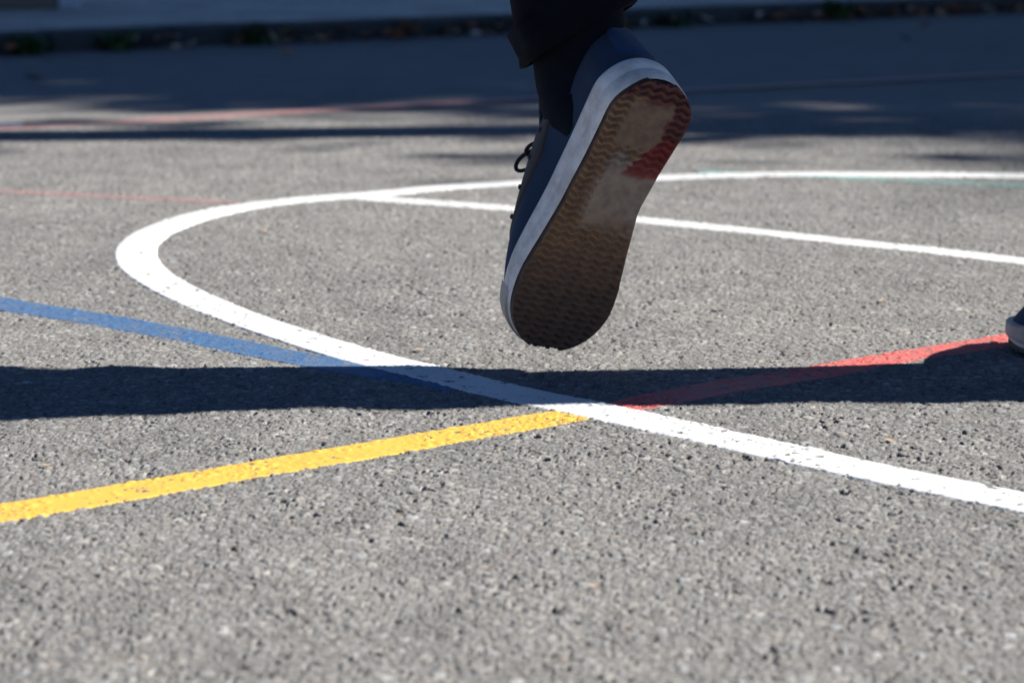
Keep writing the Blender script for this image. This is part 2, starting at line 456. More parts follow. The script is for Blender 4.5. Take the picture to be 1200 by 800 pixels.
tag(lv, 'dry brown leaves drifted along the foot of the kerb', 'leaves', kind='stuff')

# weeds at the kerb
M_WEED = plain('weed_green', (.035, .075, .018), .6, .3, 30, .4); M_WEED2 = plain('weed_green_dark', (.022, .05, .015), .6, .3, 30, .4)
def weed(a, b, h, n, label, mat, seed):
    r = np.random.RandomState(seed); base = kp(a, -b, 0)
    root = empty('weed', base); tag(root, label, 'weed', 'weeds growing at the foot of the kerb')
    V, F = [], []
    V2, F2 = [], []
    for _ in range(n):
        d = r.uniform(0, 6.28); lean = r.uniform(.2, 1.1); L = h * r.uniform(.5, 1.15); w = r.uniform(.005, .011)
        k = len(V); dirv = np.array((math.cos(d), math.sin(d), 0)); side = np.array((-dirv[1], dirv[0], 0)); p = r.randn(3) * .018; p[2] = 0
        for i in range(6):
            u = i / 5; c = p + dirv * L * lean * u * u + np.array((0, 0, L * (u - .28 * lean * u * u))); ww = w * (1 - u) ** .7 + .0004
            V += [c - side * ww, c + side * ww]
        F += [(k + 2 * i, k + 2 * i + 1, k + 2 * i + 3, k + 2 * i + 2) for i in range(5)]
    for _ in range(n // 3):
        P, Q = leaf_shape(r.uniform(.02, .045), r.uniform(.014, .026), .3)
        M = Matrix.Translation((r.randn() * .035, r.randn() * .03, abs(r.randn()) * h * .35 + .008)) @ Matrix.Rotation(r.uniform(0, 6.3), 4, 'Z') @ Matrix.Rotation(r.uniform(-.9, .9), 4, 'X')
        k = len(V2); V2 += [M @ Vector(q) for q in P]; F2 += [tuple(k + i for i in q) for q in Q]
    mesh_np('blades', V, F, mat, root); mesh_np('leaves', V2, F2, mat, root)
weed(-1.40, .03, .055, 70, 'bushiest green weed at the kerb, towards the left corner', M_WEED, 1)
weed(-1.16, .03, .06, 36, 'upright green weed at the kerb right of the bushiest weed', M_WEED, 2)
weed(-.80, .03, .065, 40, 'dark green weed at the kerb midway along its left stretch', M_WEED2, 3)
weed(1.12, .03, .075, 60, 'bright green weed at the kerb to the right of the raised shoe', M_WEED, 4)
weed(.52, .03, .045, 30, 'small weed against the kerb just beside the raised heel', M_WEED2, 5)

# ------------------------------------------------------------------ sun direction
EL, AZ = R(30), math.atan(.11)
SUN = Vector((math.cos(EL) * math.cos(AZ), math.cos(EL) * math.sin(AZ), math.sin(EL)))

# ------------------------------------------------------------------ trees that shade the background
def tube(pts, rad, n=12):
    pts = [Vector(p) for p in pts]; V, F = [], []
    up = Vector((0, 1, .13)).normalized()
    for i, p in enumerate(pts):
        t = (pts[min(i + 1, len(pts) - 1)] - pts[max(i - 1, 0)]).normalized()
        if abs(t.dot(up)) > .95: up = Vector((1, .1, 0)).normalized()
        s = t.cross(up).normalized(); u = s.cross(t).normalized(); up = u
        for k in range(n):
            a = 2 * math.pi * k / n
            V.append(p + (s * math.cos(a) + u * math.sin(a)) * rad[i])
    for i in range(len(pts) - 1):
        for k in range(n):
            F.append((i * n + k, i * n + (k + 1) % n, (i + 1) * n + (k + 1) % n, (i + 1) * n + k))
    F.append(tuple(reversed(range(n)))); F.append(tuple((len(pts) - 1) * n + k for k in range(n)))
    return V, F
def join(parts):
    V, F = [], []
    for v, f in parts:
        k = len(V); V += list(v); F += [tuple(k + i for i in q) for q in f]
    return V, F
M_BARK = plain('bark', (.09, .07, .055), .95, .2, 25, .4, .8, .02)
def leaf_mat(name, c):
    t = NT(name); v = t.coord(); n = t.noise(v, 2.2, 3)
    t.l(t.ramp(n.outputs[0], [(.3, tuple(x * .65 for x in c)), (.7, tuple(x * 1.35 for x in c))]), t.b.inputs['Base Color']); t.rough(.55, .35)
    tr = t.n('ShaderNodeBsdfTranslucent'); tr.inputs[0].default_value = (.12, .19, .04, 1); ms = t.n('ShaderNodeMixShader'); ms.inputs[0].default_value = .35
    t.l(t.b.outputs[0], ms.inputs[1]); t.l(tr.outputs[0], ms.inputs[2]); t.l(ms.outputs[0], t.out.inputs[0])
    return t.m
M_LEAF = leaf_mat('tree_leaf', (.055, .095, .03))
def tree(base, centre, radii, nleaf, nclump, label, seed, leaf=.13, slim=1.0):
    r = np.random.RandomState(seed); base = Vector(base); c = Vector(centre) - base
    root = empty('tree', base); tag(root, label, 'tree', 'trees along the pavement')
    cl = []
    while len(cl) < nclump:
        d = r.uniform(-1, 1, 3)
        if np.dot(d, d) < 1: cl.append(np.array(c) + d * np.array(radii))
    limbs = [tube([(0, 0, -.1), (.02, 0, .6), (.05, .03, c.z * .45), (c.x * .5, c.y * .5, c.z * .75), (c.x, c.y, c.z + radii[2] * .4)], [.24 * slim, .21 * slim, .20 * slim, .12 * slim, .04 * slim])]
    for k in range(9):
        e = cl[k * (nclump // 9)]; s = Vector((c.x * .3, c.y * .3, c.z * r.uniform(.42, .7)))
        limbs.append(tube([s, s.lerp(Vector(e), .5) + Vector((0, 0, .15)), e], [.075 * slim, .045 * slim, .015], 8))
    V, F = join(limbs); mesh_np('trunk', V, F, M_BARK, root)
    ci = r.randint(0, nclump, nleaf)
    cs = r.uniform(.35, .62, nclump)
    P = np.array(cl)[ci] + r.randn(nleaf, 3) * cs[ci][:, None] * np.array((1, 1, .8)) * .62
    n = r.randn(nleaf, 3); n[:, 2] = np.abs(n[:, 2]) + .3; n /= np.linalg.norm(n, axis=1)[:, None]
    t = np.cross(n, r.randn(nleaf, 3)); t /= np.linalg.norm(t, axis=1)[:, None]; b = np.cross(n, t)
    L = (leaf * r.uniform(.6, 1.25, nleaf))[:, None]
    V = np.stack([P - t * L * .6, P + b * L * .38 - n * L * .08, P + t * L * .6, P - b * L * .38 - n * L * .08], 1).reshape(-1, 3)
    mesh_np('crown', V, np.arange(nleaf * 4).reshape(-1, 4), M_LEAF, root, False)
tree((6.6, 7.6, KH), (6.9, 7.7, 4.1), (2.6, 2.35, 1.7), 22000, 80, 'broad leafy tree standing nearest the playing lines', 1)
tree((3.05, 4.20, 0), (3.0, 4.25, 6.3), (1.2, 1.2, 1.2), 5000, 36, 'young tree with a straight trunk standing in the yard', 5, slim=.42)
tree((7.0, 5.55, 0), (6.95, 5.50, 3.35), (.95, .80, .75), 2600, 26, 'small bushy yard tree past the young straight one', 6, slim=.4)
tree((11.5, 9.6, KH), (11.5, 9.4, 5.6), (3.2, 3.0, 2.3), 11000, 60, 'tallest leafy tree behind the broad tree', 2)
tree((4.3, 10.6, KH), (4.4, 10.6, 3.9), (2.4, 2.4, 1.6), 6500, 50, 'smaller leafy tree set back on the pavement', 3)
tree((15.5, 8.0, KH), (15.5, 7.6, 7.6), (3.4, 2.9, 2.4), 13000, 60, 'leafy tree farthest along the row', 4)

# ------------------------------------------------------------------ shoes
def pl(x, xs, ys): return np.interp(x, xs, ys)
def bw(t):
    B = pl(t, [0, .1, .3, .45, .6, .72, .82, 1], [.0375, .0400, .0370, .0370, .0435, .0495, .0505, .0505])
    heel = np.where(t < .14, np.sqrt(np.clip(1 - (1 - t / .14) ** 2.2, 0, 1)), 1)
    toe = np.where(t > .76, np.sqrt(np.clip(1 - (np.clip(t - .76, 0, 1) / .24) ** 2.3, 0, 1)), 1)
    return B * heel * toe
def cc(t): return pl(t, [0, .15, .42, .7, .85, 1], [0, 0, .0042, .0, -.005, -.010])
LEN = .270
def rocker(t): return .005 * np.clip((t - .74) / .26, 0, 1) ** 2 + .003 * np.clip((.08 - t) / .08, 0, 1) ** 2
NO = 120
def outline():
    k = np.arange(NO // 2) / (NO // 2)
    t1 = (1 - np.cos(np.pi * k)) / 2
    t = np.concatenate([t1, (1 - np.cos(np.pi * (1 - k))) / 2]); side = np.r_[np.ones(NO // 2), -np.ones(NO // 2)]
    P = np.stack([t * LEN, cc(t) + side * bw(t)], 1)
    for _ in range(3): P = .25 * np.roll(P, 1, 0) + .5 * P + .25 * np.roll(P, -1, 0)
    d = np.roll(P, -1, 0) - np.roll(P, 1, 0); d /= np.linalg.norm(d, axis=1)[:, None]
    n = np.stack([-d[:, 1], d[:, 0]], 1)                  # lateral side first, heel to toe: left normal is outward on +v
    return P, n, np.clip(P[:, 0] / LEN, 0, 1)
OP, ON, OT = outline()
if (ON[NO // 4, 1]) < 0: ON = -ON
def loop(off, z):
    z = z + rocker(OT) if np.isscalar(z) else z
    return np.column_stack([OP + ON * (off[:, None] if np.ndim(off) else off), np.broadcast_to(z, NO)])
def midtop(t): return pl(t, [0, .25, .6, 1], [.042, .040, .033, .019])

def canvas(name, c, nsc=900, sheen=.08, spec=.2):
    t = NT(name); v = t.coord()
    w = t.n('ShaderNodeTexVoronoi'); w.inputs['Scale'].default_value = nsc; t.l(v, w.inputs['Vector'])
    n = t.noise(v, 60, 4)
    c1 = t.mix(n.outputs[0], tuple(x * .7 for x in c), tuple(x * 1.3 for x in c))
    t.l(c1, t.b.inputs['Base Color']); t.l(t.bump(w.outputs[0], .35, .0006), t.b.inputs['Normal']); t.rough(.9, spec)
    t.b.inputs['Sheen Weight'].default_value = sheen
    return t.m
def rubber(name, c, dirt):
    t = NT(name); v = t.coord(); n = t.noise(v, 55, 5, .65); n2 = t.noise(v, 400, 3)
    k = t.ramp(n.outputs[0], [(.38, (0, 0, 0)), (.70, (.85, .85, .85))])
    t.l(t.mix(k, c, dirt), t.b.inputs['Base Color']); t.l(t.bump(n2.outputs[0], .15, .0005), t.b.inputs['Normal']); t.rough(.6, .35)
    return t.m
M_MID = rubber('white_rubber', (.80, .745, .68), (.45, .38, .32)); M_BUMP = rubber('toe_rubber', (.50, .42, .35), (.30, .24, .19))
M_NAVY = canvas('navy_canvas', (.013, .030, .065)); M_SUEDE = canvas('brown_grey_suede', (.040, .033, .031)); M_TAB = canvas('blue_heel_canvas', (.012, .045, .105)); M_LINING = canvas('lining', (.02, .022, .03))
M_LACE = canvas('dark_lace', (.02, .022, .028), 1500); M_TONGUE = canvas('tongue_canvas', (.014, .018, .03))
def outsole_mat():
    t = NT('outsole_rubber'); v = t.coord(); n = t.noise(v, 90, 5, .65); n2 = t.noise(v, 600, 3)
    c = t.mix(1.0, t.attr('region'), t.ramp(n.outputs[0], [(.3, (.72, .72, .74)), (.7, (1.3, 1.26, 1.2))]), 'MULTIPLY')
    t.l(c, t.b.inputs['Base Color']); t.l(t.bump(n2.outputs[0], .3, .0006), t.b.inputs['Normal']); t.rough(.75, .3)
    return t.m
M_OUT = outsole_mat()

def shoe(parent, M, left=True, toecap=False):
    """a sneaker; local x heel to toe, y to the foot's lateral side, z up"""
    s = empty('shoe', (0, 0, 0), parent); s.matrix_local = M
    fl = 1.0 if left else -1.0
    def put(name, V, F, mat, smooth=True):
        V = np.array(V, float); V[:, 1] *= fl
        if fl < 0:
            F = F[:, ::-1] if isinstance(F, np.ndarray) else [tuple(reversed(f)) for f in F]
        return mesh_np(name, V, F, mat, s, smooth)
    # midsole
    mt = midtop(OT); rk = rocker(OT) * 1.0
    prof = [(-.0012, .0045), (.0, .0075), (.0003, .45), (-.0008, .50), (-.0008, .54), (.0003, .59), (.0002, .86), (-.0012, .95), (-.006, 1.0)]
    L = []
    for o, z in prof:
        zz = (mt * z if z > .02 else z) + rk
        L.append(loop(o, zz))
    V = np.concatenate(L); F = [tuple(f) for f in grid_faces(len(L), NO, True)]
    F = [tuple(reversed(f)) for f in F]
    F.append(tuple((len(L) - 1) * NO + k for k in range(NO))); 
    put('midsole', V, F, M_MID)
    # outsole with tread
    nt_, ns_ = 300, 84
    t = (1 - np.cos(np.pi * (np.arange(nt_) + .5) / nt_)) / 2
    t = .012 + t * .976
    sgrid = np.linspace(-1, 1, ns_)
    T, S = np.meshgrid(t, sgrid, indexing='ij')
    Bw = bw(T) - .0022; Bw = np.maximum(Bw, .002)
    U = T * LEN; Vv = cc(T) + S * Bw
    tri = lambda q: np.abs(((q) % 1) - .5) * 2
    zig = (U + .0030 * tri(Vv / .0125)) / .0066
    ridge = sstep(.30, .48, np.abs((zig % 1) - .5) * 2 * 1.0 - .05)
    lateral = S * 1.0
    arch = sstep(.28, .33, T) * sstep(.54, .49, T) * sstep(.42, .30, S)
    pivot = sstep(.062, .058, np.hypot(U - .185, Vv + .004) * 1.9)
    ring = np.sin(np.hypot(U - .185, Vv + .004) / .0052 * 2 * np.pi) > -.1
    heelpad = sstep(.06, .09, T) * sstep(.25, .22, T) * sstep(.62, .52, np.abs(S))
    flat = np.clip(arch + heelpad, 0, 1)
    depth = (1 - ridge) * .0034 * (1 - flat) + flat * .0012
    edge = sstep(.93, .99, np.abs(S)); depth = depth * (1 - edge)
    Z = rocker(T) + depth
    gum = np.array((.17, .100, .058)); dark = np.array((.088, .058, .042)); tan = np.array((.21, .17, .135)); redc = np.array((.16, .022, .019)); maroon = np.array((.085, .030, .026))
    col = np.broadcast_to(gum, T.shape + (3,)).copy()
    wob = (vnoise(U, Vv, .009, 31) - .5) + .6 * (vnoise(U, Vv, .004, 32) - .5)
    T0, S0 = T, S
    T = T + wob * .045; S = S + wob * .22
    def lay(m, c):
        nonlocal col
        col = col * (1 - m[..., None]) + c * m[..., None]
    lay(sstep(.55, .80, T), dark)
    lay(np.clip(sstep(.24, .30, T) * sstep(.56, .46, T) * sstep(.6, .3, S), 0, 1), tan)
    lay(heelpad * .85, np.array((.14, .10, .075)))
    lay(sstep(.10, .06, T), maroon); lay(sstep(.30, .24, T) * sstep(-.42, -.56, S), maroon)
    T, S = T0 + wob * .012, S0 + wob * .06
    lay(.9 * sstep(.175, .195, T) * sstep(.335, .315, T) * sstep(-.22, -.32, S - (T - .27) * 4.0), redc)
    V = np.stack([U, Vv, Z], -1).reshape(-1, 3)
    F = grid_faces(nt_, ns_)
    # skirt up into the midsole
    rim = np.concatenate([np.arange(nt_) * ns_ + ns_ - 1, (nt_ - 1) * ns_ + np.arange(ns_ - 2, -1, -1), np.arange(nt_ - 2, -1, -1) * ns_, np.arange(1, ns_ - 1)])
    V2 = V[rim].copy(); V2[:, 2] += .0085; k = len(V); m = len(rim)
    SF = np.stack([rim, np.roll(rim, -1), k + np.roll(np.arange(m), -1), k + np.arange(m)], 1)
    o = put('outsole', np.concatenate([V, V2]), np.concatenate([F[:, ::-1], SF[:, ::-1]]), M_OUT)
    attr(o, 'region', np.concatenate([col.reshape(-1, 3), np.broadcast_to(dark, (m, 3))]), 'FLOAT_COLOR')
    # toe bumper
    ks = [k for k in range(NO) if OT[k] > .80]
    mid = NO // 2
    ks = sorted(ks)
    rows = []
    for o_, zf in ((.0, .0085), (.0016, .0095), (.0018, .6), (.0018, 1.0), (.0010, 1.08), (-.0045, 1.12)):
        taper = np.array([min(1, (OT[k] - .80) / .10) for k in ks]); taper = taper * taper * (3 - 2 * taper)
        z = (mt[ks] * zf if zf > .02 else np.full(len(ks), zf)) + rk[ks]
        if zf > 1: z = mt[ks] * (1 + (zf - 1) * taper) + rk[ks]
        rows.append(np.column_stack([OP[ks] + ON[ks] * (.0004 + o_ * taper)[:, None], z]))
    put('toe_bumper', np.concatenate(rows), grid_faces(len(rows), len(ks))[:, ::-1], M_BUMP)
    # upper shell
    tc = .030 + .385 * OT
    bc = .0310 * np.sqrt(np.clip(1 - ((tc - .2225) / .1995) ** 2, 0, 1)) ** .9
    side = np.where(np.arange(NO) < NO // 2, 1, -1)
    zc = pl(tc, [.03, .08, .2, .3, .415], [.112, .106, .094, .102, .126]) + .002
    Cc = np.column_stack([tc * LEN, cc(tc) * .5 + side * bc, zc])
    base = loop(-.0042 + .002 * sstep(.7, .9, OT), mt + rk - .004)
    front = sstep(.45, .9, OT)[:, None]; heelm = sstep(.2, .02, OT)[:, None]
    P1 = base + np.column_stack([np.zeros(NO), np.zeros(NO), pl(OT, [0, .3, .7, 1], [.026, .026, .022, .014])])
    P1[:, :2] += ON * .002
    P2 = Cc * (1 - (.18 + .34 * front)) + P1 * (.18 + .34 * front)
    P2[:, 2] = zc - .012 - .018 * front[:, 0]
    P2[:, :2] += ON * (.004 * (1 - front) * (1 - heelm)); P2[:, 0] -= heelm[:, 0] * .002
    lv_ = np.linspace(0, 1, 22)
    Ls = []
    for q in lv_:
        Ls.append((1 - q) ** 3 * base + 3 * (1 - q) ** 2 * q * P1 + 3 * (1 - q) * q * q * P2 + q ** 3 * Cc)
    US = np.array(Ls)
    cen = np.array([.225 * LEN, 0, 0])
    def inner(L_, d, dz):
        v = L_[:, :2] - cen[:2]; v = v / np.linalg.norm(v, axis=1)[:, None]
        return np.column_stack([L_[:, :2] - v * d, L_[:, 2] + dz])
    Ls += [inner(Cc, .0025, .0022), inner(Cc, .006, .0005), inner(Cc, .007, -.03)]
    put('upper', np.concatenate(Ls), grid_faces(len(Ls), NO, True)[:, ::-1], M_NAVY)
    # suede eyestays, one each side of the throat, and a heel tab
    def patch(name, kk, l0, l1, mat, lift=.0012):
        G = US[l0:l1 + 1][:, kk]
        a = np.gradient(G, axis=0); b = np.gradient(G, axis=1); n = np.cross(b, a); n /= np.linalg.norm(n, axis=2)[..., None] + 1e-9
        c = G.mean((0, 1)); 
        if np.mean(np.sum(n * (G - np.array([.12, 0, .02])), -1)) < 0: n = -n
        lf = np.full(G.shape[:2], lift); lf[0] = lf[-1] = -.0006; lf[:, 0] = lf[:, -1] = -.0006
        G2 = G + n * lf[..., None]
        put(name, G2.reshape(-1, 3), grid_faces(*G2.shape[:2])[:, ::-1], mat)
        return G + n * .002
    kl = [k for k in range(NO // 2) if .52 < OT[k] < .90]; kr = [k for k in range(NO // 2, NO) if .52 < OT[k] < .90]
    EL_ = patch('eyestay', kl, 9, 20, M_SUEDE); ER_ = patch('eyestay', kr, 9, 20, M_SUEDE)
    kh = list(range(NO - 6, NO)) + list(range(0, 7))
    patch('heel_tab', kh, 4, 21, M_TAB, .0016)
    # tongue
    V = []
    for i, u in enumerate(np.linspace(0, 1, 10)):
        for j, w in enumerate(np.linspace(-1, 1, 9)):
            V.append((LEN * (.50 - .13 * u - .03 * u * u), w * (.021 + .006 * u), .106 + .046 * u - .010 * w * w - (.004 if j in (0, 8) else 0)))
    Vt = np.array(V); Vb = Vt.copy(); Vb[:, 0] -= .004; Vb[:, 2] -= .003
    F = np.concatenate([grid_faces(10, 9), grid_faces(10, 9)[:, ::-1] + 90])
    rim = np.array(list(range(9)) + [i * 9 + 8 for i in range(1, 10)] + [81 + j for j in range(7, -1, -1)] + [i * 9 for i in range(8, 0, -1)])
    F = np.concatenate([F, np.stack([np.roll(rim, -1), rim, rim + 90, np.roll(rim, -1) + 90], 1)])
    put('tongue', np.concatenate([Vt, Vb]), F, M_TONGUE)
    # laces across the throat
    parts = []
    for i in range(5):
        l = min(EL_.shape[0] - 1, 2 + i * 2); kq = int(len(kl) * (.80 - .12 * i))
        a = Vector(EL_[l, min(kq, len(kl) - 1)]); b = Vector(ER_[l, max(0, len(kr) - 1 - min(kq, len(kl) - 1))])
        m = (a + b) / 2 + Vector((.004, 0, .006))
        parts.append(tube([a, a.lerp(m, .5) + Vector((0, 0, .003)), m, b.lerp(m, .5) + Vector((0, 0, .003)), b], [.0024] * 5, 8))
    V, F = join(parts); put('lace', [tuple(v) for v in V], F, M_LACE)
    return s

def frame(T, W, origin):
    T = Vector(T).normalized(); W = Vector(W); W = (W - T * W.dot(T)).normalized(); Y = W.cross(T)
    M = Matrix.Identity(4)
    for i in range(3): M[i][0], M[i][1], M[i][2], M[i][3] = T[i], Y[i], W[i], origin[i]
    return M

# ------------------------------------------------------------------ people
def skin(name, nodes, edges, mat, parent, sub=2, rootv=0):
    me = bpy.data.meshes.new(name); me.from_pydata([tuple(n[0]) for n in nodes], edges, [])
    o = bpy.data.objects.new(name, me); link(o)
    m = o.modifiers.new('s', 'SKIN'); m.use_smooth_shade = True
    sv = me.skin_vertices[0].data if me.skin_vertices else None
    if sv is None:
        me.skin_vertices.new() if hasattr(me.skin_vertices, 'new') else None
        sv = me.skin_vertices[0].data
    for i, n in enumerate(nodes):
        r_ = n[1]; sv[i].radius = (r_, r_) if not isinstance(r_, tuple) else r_
        sv[i].use_root = i == rootv
    ss = o.modifiers.new('d', 'SUBSURF'); ss.levels = ss.render_levels = sub
    dg = bpy.context.evaluated_depsgraph_get(); dg.update()
    new = bpy.data.meshes.new_from_object(o.evaluated_get(dg)); new.name = name
    bpy.data.objects.remove(o, do_unlink=True)
    o = bpy.data.objects.new(name, new); link(o); new.materials.clear(); new.materials.append(mat); o.parent = parent
    new.polygons.foreach_set('use_smooth', np.ones(len(new.polygons), bool))
    return o

M_SKIN = plain('skin', (.42, .25, .18), .55, .4, 40, .08, .1, .001); M_HAIR = plain('hair', (.03, .02, .013), .6, .4, 300, .4, .8, .003)
M_SOCK = canvas('sock', (.006, .0075, .012), 900, .0, .08); M_EYE = plain('eye', (.03, .02, .015), .2, .5)

def body(parent, J, face):
    """one continuous figure from joints; face = forward direction of the head"""
    f = Vector(face).normalized(); up = Vector((0, 0, 1)); lat = up.cross(f).normalized()
    N, E = [], []
    def add(p, r_, prev=None):
        N.append((Vector(p), r_)); i = len(N) - 1
        if prev is not None: E.append((prev, i))
        return i
    pel = add(J['pelvis'], (.125, .10)); w = add(Vector(J['pelvis']).lerp(Vector(J['chest']), .45), (.115, .09), pel)
    ch = add(J['chest'], (.13, .10), w); nk0 = add(Vector(J['neck']), .058, ch); nk = add(Vector(J['neck']) + (Vector(J['head']) - Vector(J['neck'])) * .35, .052, nk0)
    hd = Vector(J['head']); h1 = add(hd - up * .045 + f * .015, .072, nk); h2 = add(hd + up * .03, .088, h1); add(hd + up * .095, .06, h2)
    ns = add(hd + f * .098 - up * .005, .013, h2); add(hd + f * .104 - up * .02, .015, ns)
    add(hd + f * .075 - up * .095, .028, h1)
    for sgn in (-1, 1): add(hd + lat * sgn * .088 - up * .005, (.012, .022), h2)
    for sd in ('l', 'r'):
        sh = add(J['shoulder_' + sd], .058, ch); el = add(J['elbow_' + sd], .040, sh); wr = add(J['wrist_' + sd], .027, el)
        d = (Vector(J['wrist_' + sd]) - Vector(J['elbow_' + sd])).normalized(); s_ = d.cross(up if abs(d.z) < .9 else f).normalized(); nn = d.cross(s_)
        pm = add(Vector(J['wrist_' + sd]) + d * .05, (.036, .018), wr)
        for q, (o_, L_) in enumerate(((-.03, .062), (-.01, .075), (.01, .07), (.03, .052))):
            a = add(Vector(J['wrist_' + sd]) + d * .095 + s_ * o_, .0095, pm); b = add(Vector(J['wrist_' + sd]) + d * (.095 + L_ * .5) + s_ * o_ * 1.1 + nn * .008, .0085, a)
            add(Vector(J['wrist_' + sd]) + d * (.095 + L_ * .85) + s_ * o_ * 1.1 + nn * .024, .007, b)
        a = add(Vector(J['wrist_' + sd]) + d * .045 - s_ * .045 + nn * .01, .011, pm); add(Vector(J['wrist_' + sd]) + d * .085 - s_ * .058 + nn * .018, .009, a)
        hp = add(J['hip_' + sd], .068, pel); kn = add(J['knee_' + sd], .050, hp); cf = add(Vector(J['knee_' + sd]).lerp(Vector(J['ankle_' + sd]), .35), .041, kn)
        an = add(J['ankle_' + sd], .036, cf); add(J['foot_' + sd], .026, an)
    o = skin('body', N, E, M_SKIN, parent, 2)
    # hair cap and eyes
    V, F = [], []
    n1, n2 = 14, 24
    for i in range(n1):
        a = i / (n1 - 1) * 1.75
        for j in range(n2):
            b = 2 * math.pi * j / n2
            d = (lat * math.cos(b) + f * math.sin(b)) * math.sin(a) + up * math.cos(a)
            rr = .106 + .004 * math.sin(9 * b + 5 * a)
            if d.dot(f) > .35 and a > .8: rr = .088
            V.append(hd + up * .035 + Vector((d.x * rr, d.y * rr, d.z * rr * 1.05)))
    F = [tuple(q) for q in grid_faces(n1, n2, True)]
    mesh_np('hair', V, F, M_HAIR, parent)
    for sgn in (-1, 1):
        V = []
        for i in range(8):
            for j in range(12):
                a = math.pi * i / 7; b = 2 * math.pi * j / 12
                V.append(hd + f * .079 + lat * sgn * .031 + up * .012 + Vector((math.sin(a) * math.cos(b), math.sin(a) * math.sin(b), math.cos(a))) * .012)
        mesh_np('eye', V, [tuple(q) for q in grid_faces(8, 12, True)], M_EYE, parent)

def ring_tube(pts, rads, n=40, steps=60, wr=0.0, seed=0, hem=None, thick=.003):
    """cloth sleeve along a path, with creases; open at the far end, with a turned-in hem"""
    P = resample(smooth_path(np.column_stack([np.array(pts), rads]), 3), .01)
    m = len(P); V = []
    r_ = np.random.RandomState(seed); ph = r_.uniform(0, 6.28, 8)
    up = np.array((.2, 1., .1)); up /= np.linalg.norm(up)
    s = np.linspace(0, 1, m)
    T = np.gradient(P[:, :3], axis=0); T /= np.linalg.norm(T, axis=1)[:, None]
    for i in range(m):
        t = T[i] if hem is None else T[i] * (1 - s[i] ** 2) + np.array(hem) * s[i] ** 2
        t = t / np.linalg.norm(t)
        a = np.cross(t, up); a /= np.linalg.norm(a); b = np.cross(a, t)
        for k in range(n):
            q = 2 * math.pi * k / n
            d = wr * (math.sin(3 * q + ph[0] + 11 * s[i]) * math.sin(40 * s[i] + ph[1] + 1.3 * math.sin(q + ph[2])) + .6 * math.sin(2 * q + ph[3] - 9 * s[i]) * math.sin(23 * s[i] + ph[4]) + .5 * math.sin(5 * q + ph[5]) * math.sin(63 * s[i] + ph[6]))
            V.append(P[i, :3] + (a * math.cos(q) + b * math.sin(q)) * (P[i, 3] + d))
    last = np.array(V[-n:]); c = last.mean(0)
    t = T[-1] if hem is None else np.array(hem)
    for sh, up_ in ((thick, .001), (thick * 1.3, -.03)):
        V += list(c + (last - c) * (1 - sh / P[-1, 3]) + t * up_)
    F = [tuple(q) for q in grid_faces(m + 2, n, True)]
    F.append(tuple(range(n)))
    return V, F

def person(base, label, J, face, trouser_mat, top_mat, shoes, legr, hems, seed, wr=.0045):
    root = empty('person', base); tag(root, label, 'person')
    b = Vector(base)
    J = {k: Vector(v) - b for k, v in J.items()}
    body(root, J, face)
    parts = []
    for sd in ('l', 'r'):
        hip, kn, an = J['hip_' + sd], J['knee_' + sd], J['ankle_' + sd]
        pts = [hip + (hip - kn).normalized() * .06, hip, hip.lerp(kn, .5), kn, kn.lerp(an, .5), an + (kn - an).normalized() * hems[sd][0]]
        parts.append(ring_tube(pts, legr[sd], wr=wr, seed=seed + (sd == 'r'), hem=hems[sd][1]))
    pel = J['pelvis']; cb = pel.lerp(J['chest'], .3)
    f = Vector(face).normalized(); lat = Vector((0, 0, 1)).cross(f)
    V = []
    for i, u in enumerate(np.linspace(-.5, 1, 9)):
        c = pel.lerp(cb, u) if u > 0 else pel + Vector((0, 0, .16 * u))
        w = .165 - .02 * max(0, u) - (.05 * (-u) if u < 0 else 0)
        for k in range(40):
            q = 2 * math.pi * k / 40; V.append(c + lat * math.cos(q) * w + f * math.sin(q) * w * .72)
    F = [tuple(q) for q in grid_faces(9, 40, True)] + [tuple(range(40))]
    parts.append((V, F))
    V, F = join(parts); mesh_np('trousers', V, F, trouser_mat, root)
    # top
    up = Vector((0, 0, 1))
    N = [(pel + (J['chest'] - pel) * .12, (.155, .12)), (pel.lerp(J['chest'], .55), (.15, .115)), (J['chest'], (.155, .12)), (J['neck'], .075)]
    E = [(0, 1), (1, 2), (2, 3)]
    for sd in ('l', 'r'):
        k = len(N); N += [(J['shoulder_' + sd], .078), (J['elbow_' + sd], .056), (J['elbow_' + sd].lerp(J['wrist_' + sd], .85), .042)]
        E += [(2, k), (k, k + 1), (k + 1, k + 2)]
    skin('jumper', N, E, top_mat, root, 2)
    for (M, left), sd in zip(shoes, ('l', 'r')):
        a0 = Matrix.Translation(-b) @ M @ Vector((.30 * LEN, 0, .045)); an, kn = J['ankle_' + sd], J['knee_' + sd]
        V, F = ring_tube([a0, a0.lerp(an, .6), an, an.lerp(kn, .12), an.lerp(kn, .5)], [.036, .041, .041, .040, .042], wr=.0008, seed=5)
        mesh_np('sock', V, F, M_SOCK, root)
        shoe(root, Matrix.Translation(-b) @ M, left)
    return root

M_BLACK = canvas('black_denim', (.004, .0055, .010), 1300, 0, .06); M_BLUE_D = canvas('dark_blue_denim', (.010, .024, .048), 1300)
M_TOP1 = canvas('grey_jumper', (.12, .13, .15), 700); M_TOP2 = canvas('green_jumper', (.05, .10, .07), 700)

